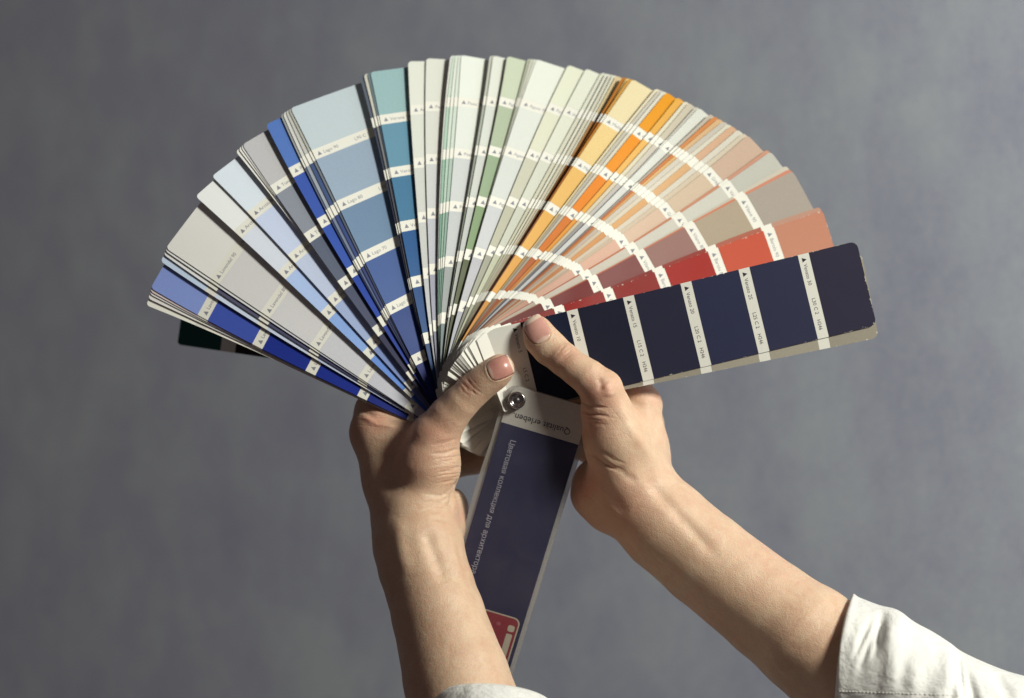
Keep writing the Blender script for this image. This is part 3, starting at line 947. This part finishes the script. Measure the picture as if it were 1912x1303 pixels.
def build_hand(label, field, grooves, flush, nails, h, anchor, zones=()):
    root = empty('hand', W(*anchor), label, 'hand')
    V, F = field.surface(h)
    # normals in field space
    g = np.zeros_like(V)
    e = 1.2
    near = V.copy()
    e1 = V[F[:, 1]] - V[F[:, 0]]
    e2 = V[F[:, 2]] - V[F[:, 0]]
    fn = np.cross(e1, e2)
    for k in range(4):
        np.add.at(g, F[:, k], fn)
    g /= np.linalg.norm(g, axis=1)[:, None] + 1e-9
    if np.mean(np.sum(g * (V - V.mean(0)), 1)) < 0:
        g = -g
        F = F[:, ::-1]
    front = np.clip(-g[:, 2] * 2.0 + 0.5, 0, 1)
    P2 = V[:, :2]
    disp = np.zeros(len(V))
    for (poly, width, depth) in grooves:
        d, t = seg_dist(P2, poly)
        fade = np.clip(np.sin(np.pi * np.clip(t, 0.02, 0.98)) * 1.6, 0, 1)
        disp -= (0.62 if width < 4.5 and depth > 0 else 1.0) * depth * np.exp(-(d / width) ** 2) * fade * front
    for n_z, (cx, cy, rx, ry, ang, per, amp) in enumerate(zones):
        ca, sa = math.cos(math.radians(ang)), math.sin(math.radians(ang))
        dx, dy = P2[:, 0] - cx, P2[:, 1] - cy
        u, v = dx * ca - dy * sa, dx * sa + dy * ca          # u along the wrinkles, v across
        m = np.clip(1.2 - (u / rx) ** 2 - (v / ry) ** 2, 0, 1)
        wv = v + 3.2 * fbm(u / 17.0, v / 24.0, 50 + n_z, 3)
        ph = wv / per * 2 * math.pi
        ln = np.clip(np.sin(ph), 0, 1) ** 3 * (0.55 + 0.45 * np.sin(u / 13.0 + np.floor(wv / per) * 2.4))
        ln2 = np.clip(np.sin(ph * 1.7 + 1.0), 0, 1) ** 4 * 0.5
        disp -= amp * m * (ln + ln2) * front
    fl = np.zeros(len(V))
    for (x, y, r, a) in flush:
        fl = np.maximum(fl, a * np.exp(-((P2[:, 0] - x) ** 2 + (P2[:, 1] - y) ** 2) / r ** 2))
    # nail folds
    nail_geo = []
    for (c, ax, L, Wd, kind) in nails:
        ax = np.array(ax, float)
        ax /= np.linalg.norm(ax)
        bx = np.array([-ax[1], ax[0]])
        u = ((P2 - np.array(c)) @ ax) / (L / 2)
        v = ((P2 - np.array(c)) @ bx) / (Wd / 2)
        rr = (np.abs(u) ** 2.6 + np.abs(v) ** 2.6) ** (1 / 2.6)
        fr = (g[:, 2] < -0.05)
        side = np.where(u > 0.55, np.clip((1.0 - u) / .45, 0, 1), 1)
        disp += fr * side * 0.8 * np.exp(-((rr - 1.13) / 0.11) ** 2)
        disp -= fr * np.where(rr < 1.0, 1.1, 1.1 * np.exp(-((rr - 1.0) / 0.05) ** 2))
        nail_geo.append((np.array(c), ax, bx, L, Wd, kind))
    V2 = V + g * disp[:, None]
    k = 1.0 + V2[:, 2] * S / D
    Wv = np.stack([(V2[:, 0] - CX) * S * k, V2[:, 2] * S, (CY - V2[:, 1]) * S * k], 1)
    body = mesh_obj('skin', Wv, F[:, ::-1].tolist(), M_skin, root, True)
    at = body.data.attributes.new('flush', 'FLOAT', 'POINT')
    at.data.foreach_set('value', fl.astype(np.float32))
    # nails
    for (c, ax, bx, L, Wd, kind) in nail_geo:
        nu, nv = 22, 18
        U = np.linspace(-1, 1.06, nu)
        pts, cols = [], []
        for u in U:
            wv = (1 - min(abs(u), 0.995) ** 3.2) ** (1 / 3.0) if u < 0 else (1 - 0.10 * u ** 2 if u < .8 else 0.936 * (1 - max(0, (u - .8) / .262) ** 2.6) ** .5 if u < 1.06 else 0.15)
            for v in np.linspace(-1, 1, nv):
                pts.append((u, v * max(wv, 0.12)))
        pts = np.array(pts)
        x = c[0] + ax[0] * pts[:, 0] * L / 2 + bx[0] * pts[:, 1] * Wd / 2
        y = c[1] + ax[1] * pts[:, 0] * L / 2 + bx[1] * pts[:, 1] * Wd / 2
        # first surface hit looking along the depth axis
        z = np.full(len(x), -140.0)
        for _ in range(60):
            z = z + 0.8 * np.clip(field.value(x, y, z), -6, 20)
        z = np.minimum(z, z.min() + 34)
        rr = np.clip(1 - np.abs(pts[:, 1]) ** 4, 0, 1)
        z = z - 0.5 - 0.5 * rr + np.clip(-pts[:, 0] - 0.78, 0, 1) * 5
        z = z - np.clip(pts[:, 0] - 0.7, 0, 1) * 1.2
        kk = 1.0 + z * S / D
        Wp = np.stack([(x - CX) * S * kk, z * S, (CY - y) * S * kk], 1)
        fcs = grid_faces(nu, nv)
        base = np.array(rgb((200, 150, 138)) if kind == 'r' else rgb((188, 134, 122)))
        pale = np.array(rgb((232, 206, 186)))
        for q in fcs:
            u = np.mean([pts[i, 0] for i in q])
            v = np.mean([pts[i, 1] for i in q])
            t = max(np.clip((u - (0.80 if kind == 'l' else 0.62)) / 0.12, 0, 1), 0.55 * np.clip((-u - 0.62 - 0.25 * v * v) / 0.12, 0, 1))
            cols.append(tuple(base * (1 - t) + pale * t))
        n_o = mesh_obj('thumbnail', Wp, fcs, M_nail, root, True, cols)
        sol = n_o.modifiers.new('thickness', 'SOLIDIFY')
        sol.thickness = 0.0004
        sol.offset = 0
    return root

# ---- left hand
def left_hand():
    f = Field()
    # forearm and wrist
    arm = [(905, 1450, -150, 118), (852, 1268, -70, 99), (818, 1149, -20, 86), (803, 1099, 0, 82.5), (789, 1057, 16, 82.5), (781, 1018, 34, 84), (778, 975, 55, 80)]
    f.chain(arm, 7, 0.92)
    # palm: wrist to the knuckles
    f.chain([(770, 980, 75, 72), (738, 900, 98, 56), (703, 808, 108, 48)], 26)
    f.chain([(785, 985, 85, 66), (765, 900, 140, 60), (735, 830, 165, 48)], 26)
    f.chain([(800, 975, 100, 50), (785, 900, 170, 54), (770, 850, 220, 44)], 26)
    # heel of the hand
    f.chain([(833, 948, 92, 42), (829, 980, 78, 43)], 9)
    # thumb side
    f.chain([(796, 930, 46, 52), (800, 868, 38, 56), (812, 815, 26, 45)], 22)
    f.chain([(812, 815, 28, 45), (838, 776, 12, 35), (861, 751, 0, 31), (884, 728, -7, 30), (906, 710, -16, 28.5), (924, 697, -22, 27.5), (934, 688, -25, 26.5)], 12)
    # web between thumb and index finger
    f.chain([(792, 842, 60, 34), (752, 820, 84, 30), (712, 806, 104, 38)], 34)
    # fingers round the back of the deck
    f.chain([(703, 808, 110, 46), (706, 770, 132, 42), (742, 705, 176, 34), (812, 668, 200, 28), (862, 662, 196, 25)], 14)
    f.chain([(735, 830, 170, 44), (760, 770, 215, 36), (835, 742, 250, 30), (890, 742, 225, 26)], 12)
    f.chain([(765, 860, 220, 40), (800, 815, 262, 33), (868, 800, 258, 28), (912, 800, 225, 25)], 12)
    f.chain([(790, 900, 215, 38), (830, 870, 258, 29), (886, 858, 246, 25), (925, 852, 215, 22)], 12)
    gr = [
        # wrinkles of the thumb's ball
        ([(800, 832), (830, 826), (858, 818)], 3.0, 2.2),
        ([(802, 847), (832, 846), (858, 836)], 2.6, 3.0),
        ([(815, 862), (838, 860), (860, 850)], 3.0, 2.0),
        ([(818, 882), (842, 878), (862, 868)], 2.8, 2.2),
        ([(820, 902), (840, 898), (860, 886)], 2.8, 1.8),
        ([(790, 922), (825, 925), (856, 905)], 3.2, 2.2),
        ([(786, 938), (822, 938), (850, 920)], 3.0, 2.4),
        ([(776, 952), (815, 955), (848, 937)], 3.2, 2.0),
        ([(800, 966), (835, 972), (862, 990)], 3.6, 3.0),
        ([(858, 892), (851, 912), (844, 936), (842, 956)], 4.6, 7.0),
        # thumb joints
        ([(862, 712), (876, 728), (892, 738)], 2.2, 1.8),
        ([(868, 704), (884, 724), (902, 736)], 2.0, 1.4),
        ([(858, 720), (866, 732), (878, 740)], 2.0, 1.1),
        # tendon hollow of the wrist
        ([(794, 985), (806, 1020), (822, 1060), (838, 1090)], 13, 5.0),
        ([(836, 985), (846, 1030), (862, 1075)], 9, -3.0),
        ([(850, 1000), (858, 1040), (874, 1090)], 4, 2.0),
        ([(742, 960), (748, 1020), (760, 1080)], 14, -3.0),
        # skin folds by the index knuckle
        ([(668, 762), (700, 778), (740, 784), (775, 790)], 6, 3.5),
        ([(672, 775), (705, 792), (745, 798)], 5, -2.5),
    ]
    fl = [(700, 785, 34, .6), (878, 718, 22, .5), (806, 806, 44, .5), (940, 684, 26, .5), (668, 800, 34, .4), (770, 850, 50, .35), (865, 960, 24, .35)]
    nails = [((933.5, 687.0), (0.93, -0.37), 47, 40, 'l')]
    return build_hand("left hand with thumb on the white card ends, forearm rising from the bottom edge",
                      f, gr, fl, nails, 2.0, (852, 1268, 80),
                      [(842, 872, 40, 52, 12, 11, 1.5), (822, 940, 48, 24, 10, 8, 1.3), (878, 722, 24, 17, -52, 7, 1.0), (838, 800, 30, 24, 12, 7, .5), (700, 786, 46, 18, -8, 8, .8)])

# ---- right hand
def right_hand():
    f = Field()
    arm = [(1840, 1460, -130, 140), (1700, 1345, -80, 126), (1508, 1193, -30, 103), (1440, 1142, -5, 94), (1317, 1045, 30, 88), (1243, 982, 48, 86), (1190, 930, 58, 82)]
    f.chain(arm, 7, 0.95)
    # palm: wrist to index knuckle, and the other knuckles behind
    f.chain([(1182, 900, 55, 72), (1184, 830, 50, 57), (1197, 757, 58, 38)], 24)
    f.chain([(1190, 910, 95, 66), (1190, 840, 110, 56), (1196, 790, 125, 42)], 24)
    f.chain([(1170, 920, 115, 60), (1165, 860, 150, 54), (1165, 825, 170, 42)], 24)
    # heel of the hand
    f.chain([(1116, 898, 78, 44), (1118, 920, 80, 48), (1140, 945, 78, 50)], 22)
    # thumb and its ball
    f.chain([(1165, 880, 28, 66), (1150, 815, -2, 58), (1132, 765, -22, 46)], 22)
    f.chain([(1132, 765, -22, 46), (1123, 728, -42, 38.5), (1098, 704, -44, 31.5), (1076, 689, -38, 29), (1053, 671, -30, 28.5)], 11)
    f.chain([(1053, 671, -30, 29.5), (1027, 650, -20, 31), (1010, 632, -14, 30), (1003, 617, -12, 27.5)], 11, 1.35)
    # fingers behind the deck
    f.chain([(1197, 757, 62, 37), (1180, 712, 112, 33), (1120, 660, 165, 29), (1062, 650, 178, 26), (1015, 660, 172, 23)], 12)
    f.chain([(1196, 790, 125, 40), (1172, 730, 182, 33), (1100, 712, 205, 29), (1035, 722, 190, 24)], 12)
    f.chain([(1170, 830, 165, 38), (1140, 780, 212, 32), (1080, 770, 222, 28), (1020, 778, 205, 24)], 12)
    f.chain([(1150, 880, 160, 36), (1112, 840, 205, 28), (1060, 828, 212, 24), (1015, 826, 195, 21)], 12)
    gr = [
        # creases under the thumb's base joint
        ([(1080, 748), (1100, 758), (1135, 763)], 2.6, 4.0),
        ([(1080, 764), (1102, 773), (1140, 777)], 2.6, 4.2),
        ([(1090, 784), (1110, 790), (1140, 794)], 3.0, 1.6),
        ([(1090, 842), (1112, 852), (1140, 872), (1160, 880)], 4.0, 4.5),
        ([(1098, 852), (1125, 868), (1150, 876)], 2.6, 2.5),
        ([(1120, 840), (1145, 858), (1172, 868)], 3.0, 2.0),
        ([(1150, 868), (1170, 888), (1190, 900)], 7.0, 2.0),
        # thumb joint
        ([(1046, 668), (1058, 662), (1070, 650)], 1.8, 1.8),
        ([(1050, 658), (1060, 652), (1068, 644)], 1.8, 1.5),
        ([(1040, 672), (1052, 670), (1076, 656)], 1.6, 1.2),
        ([(1035, 668), (1044, 658), (1056, 640)], 2.0, 1.2),
        # knuckle facets and tendons
        ([(1128, 716), (1136, 728), (1138, 742)], 9, -3.0),
        ([(1116, 704), (1122, 716), (1122, 732)], 6, 2.5),
        ([(1146, 735), (1176, 790), (1214, 852), (1240, 890)], 13, -4.0),
        ([(1172, 742), (1196, 790), (1222, 830)], 13, 5.0),
        ([(1200, 880), (1240, 930), (1290, 985), (1345, 1045)], 12, 4.2),
        ([(1120, 900), (1140, 925), (1170, 965)], 14, 3.0),
    ]
    fl = [(1116, 738, 34, .6), (1056, 664, 20, .45), (1106, 790, 40, .45), (1092, 905, 44, .65), (996, 612, 28, .45), (1150, 950, 70, .35), (1215, 735, 26, .3)]
    nails = [((1003.0, 615.5), (-0.52, -0.855), 50, 40, 'r')]
    return build_hand('right hand with thumb pressing the navy card, forearm reaching in from lower right',
                      f, gr, fl, nails, 2.0, (1508, 1193, 62),
                      [(1112, 772, 44, 26, -8, 9, 1.0), (1128, 858, 48, 20, -28, 7, 1.2), (1056, 660, 18, 17, 46, 6.5, 1.0), (1160, 770, 30, 40, -50, 8, .4), (1120, 930, 50, 22, -45, 9, .7)])

LH = left_hand()
RH = right_hand()

# ------------------------------------------------------------------ sleeves
def build_sleeve(parent, rings, folds, nseg=160, thick=7, seed=1):
    """rings: (centre px,py,d, half-vector px,py, depth radius, forward lift)"""
    R = np.array([r for r in rings], float)
    n = 110
    ts = np.linspace(0, len(R) - 1, n)
    ii = np.clip(ts.astype(int), 0, len(R) - 2)
    fr = (ts - ii)[:, None]
    p0, p1, p2, p3 = R[np.clip(ii - 1, 0, None)], R[ii], R[ii + 1], R[np.clip(ii + 2, None, len(R) - 1)]
    RR = 0.5 * ((2 * p1) + (-p0 + p2) * fr + (2 * p0 - 5 * p1 + 4 * p2 - p3) * fr ** 2 + (-p0 + 3 * p1 - 3 * p2 + p3) * fr ** 3)
    be = np.linspace(0, 2 * math.pi, nseg, endpoint=False)
    cb, sb = np.cos(be)[None], np.sin(be)[None]
    tt = ts[:, None] / (len(R) - 1)
    rad = 1 + folds(tt, be[None])
    x = RR[:, 0:1] + (RR[:, 3:4] * cb - RR[:, 6:7] * 0) * rad
    y = RR[:, 1:2] + (RR[:, 4:5] * cb) * rad - RR[:, 6:7] * sb
    z = RR[:, 2:3] - RR[:, 5:6] * sb * rad
    # the hem: a soft rolled edge that does not run quite straight
    hem = np.exp(-(tt / 0.05) ** 2)
    x = x + hem * (5.0 * np.sin(2 * be[None] + 0.6 * seed) + 3.0 * np.sin(3 * be[None] + seed))
    # inner lining: rim folded in
    lin_n = 24
    lx, ly, lz = [], [], []
    for k in range(lin_n):
        q = k / (lin_n - 1)
        j = min(int(q * 26), n - 1)
        sc = 1 - (2.0 * thick / 110.0) * min(1, (math.sin(min(q * 9, 1) * math.pi / 2)))
        lx.append(RR[j, 0] + (x[j] - RR[j, 0]) * sc)
        ly.append(RR[j, 1] + (y[j] - RR[j, 1]) * sc)
        lz.append(RR[j, 2] + (z[j] - RR[j, 2]) * sc)
    X = np.concatenate([np.array(lx)[::-1], x])
    Y = np.concatenate([np.array(ly)[::-1], y])
    Z = np.concatenate([np.array(lz)[::-1], z])
    nr = X.shape[0]
    k = 1 + Z * S / D
    P = np.stack([(X - CX) * S * k, Z * S, (CY - Y) * S * k], -1).reshape(-1, 3)
    fcs = []
    for i in range(nr - 1):
        for j in range(nseg):
            a, b = i * nseg + j, i * nseg + (j + 1) % nseg
            fcs.append((a, a + nseg, b + nseg, b))
    U = np.repeat(np.arange(nr)[:, None] / 12.0, nseg, 1)
    Vv = np.repeat(be[None] * 2.6, nr, 0)
    o = mesh_obj('sleeve', P, fcs, M_cloth, parent, True, None, np.stack([U.ravel(), Vv.ravel()], -1))
    return o, (x, y, z, ts, be)

def right_sleeve():
    # top outline / bottom outline pairs
    tops = [(1583, 1112), (1609, 1118), (1640, 1129), (1672, 1138), (1700, 1158), (1738, 1178), (1776, 1202), (1800, 1219), (1838, 1237), (1880, 1253), (1930, 1268), (2020, 1300)]
    bots = [(1548, 1400), (1572, 1412), (1604, 1430), (1640, 1440), (1672, 1456), (1714, 1474), (1756, 1494), (1790, 1512), (1832, 1530), (1880, 1548), (1936, 1566), (2036, 1600)]
    rings = []
    for i, (t, b) in enumerate(zip(tops, bots)):
        cx, cy = (t[0] + b[0]) / 2, (t[1] + b[1]) / 2
        rings.append((cx, cy, -40 - 8 * i, (t[0] - b[0]) / 2, (t[1] - b[1]) / 2, 150 + 5 * i, 0))
    def folds(t, be):
        # be = 0 at the top outline, pi/2 towards the viewer
        w = np.clip(np.sin(be), 0, 1)
        g = lambda t0, b0, a, sl, wt, wb: a * np.exp(-((t - t0 - sl * (be - b0)) / wt) ** 2 - ((be - b0) / wb) ** 2)
        out = 0.014 * fbm(t * 11, be * 3.0, 3) + 0.022 * np.exp(-((t - 0.03) / 0.03) ** 2) - 0.02 * np.exp(-(t / 0.008) ** 2)
        out = out + g(0.20, 0.85, -0.085, -0.02, 0.022, 0.36) + g(0.12, 1.0, -0.060, -0.10, 0.016, 0.30) + g(0.155, 1.08, -0.06, -0.09, 0.012, 0.22)
        out = out + g(0.30, 0.70, 0.05, -0.05, 0.05, 0.6) + g(0.255, 1.0, 0.03, 0.0, 0.025, 0.5)
        out = out + g(0.62, 0.75, -0.07, 0.05, 0.02, 0.3) + g(0.68, 0.95, -0.07, 0.08, 0.022, 0.35) + g(0.54, 0.85, 0.04, 0.0, 0.03, 0.5) + g(0.80, 0.6, -0.05, 0.1, 0.03, 0.3)
        out = out + 0.018 * w * np.sin(t * 60 + be * 2) * np.exp(-((be - 1.25) / .25) ** 2)
        return out
    o, (x, y, z, ts, be) = build_sleeve(RH, rings, folds, seed=2)
    o['label'] = 'rolled white cotton sleeve at the lower right'
    # stitched hem line along the fold of the sleeve
    sel = np.where((be > 0.2) & (be < 1.75))[0]
    vs, fs = [], []
    n = 0
    def on_seam(i):
        j = sel[int(np.argmin(np.abs(y[i, sel] - (1291 + (x[i, sel] - 1580) * 0.035))))]
        return np.array([x[i, j], 1291 + (x[i, j] - 1580) * 0.035, z[i, j] - 0.4])
    for i in range(3, 100, 2):
        a, b = on_seam(i), on_seam(i + 1)
        if a[0] > 1800:
            break
        dv = (b - a)
        dv /= np.linalg.norm(dv)
        up = np.array([0, 1, 0.0])
        m = []
        L = np.linalg.norm(b - a)
        for q, r in ((-.15, .3), (.15, .9), (.5, 1.15), (.85, .9), (1.15, .3)):
            c = a + dv * L * q
            for w in range(6):
                an = w * math.pi / 3
                m.append(c + r * (math.cos(an) * up + math.sin(an) * np.array([0, 0, 1.0])))
        for p in m:
            vs.append(W(*p))
        for q in range(4):
            for w in range(6):
                aa, bb = n + q * 6 + w, n + q * 6 + (w + 1) % 6
                fs.append((aa, bb, bb + 6, aa + 6))
        n += 30
    st = mesh_obj('stitching', np.array(vs), fs, M_thread, o)
    st['kind'] = 'stuff'

def left_sleeve():
    rings = []
    pts = [(912, 1312, 104, 36, 140), (913, 1318, 112, 37, 152), (914, 1336, 122, 38, 166), (918, 1375, 134, 38, 180), (926, 1430, 140, 36, 186), (932, 1500, 144, 34, 190)]
    for (cx, cy, hw, lift, dr) in pts:
        rings.append((cx, cy, -75 - (cy - 1312) * .35, hw + 12, 4, dr, lift))
    def folds(t, be):
        return 0.012 * fbm(t * 6, be * 2.5, 9)
    o, _ = build_sleeve(LH, rings, folds, seed=4)
    o['label'] = 'white cotton cuff at the bottom edge'

right_sleeve()
left_sleeve()
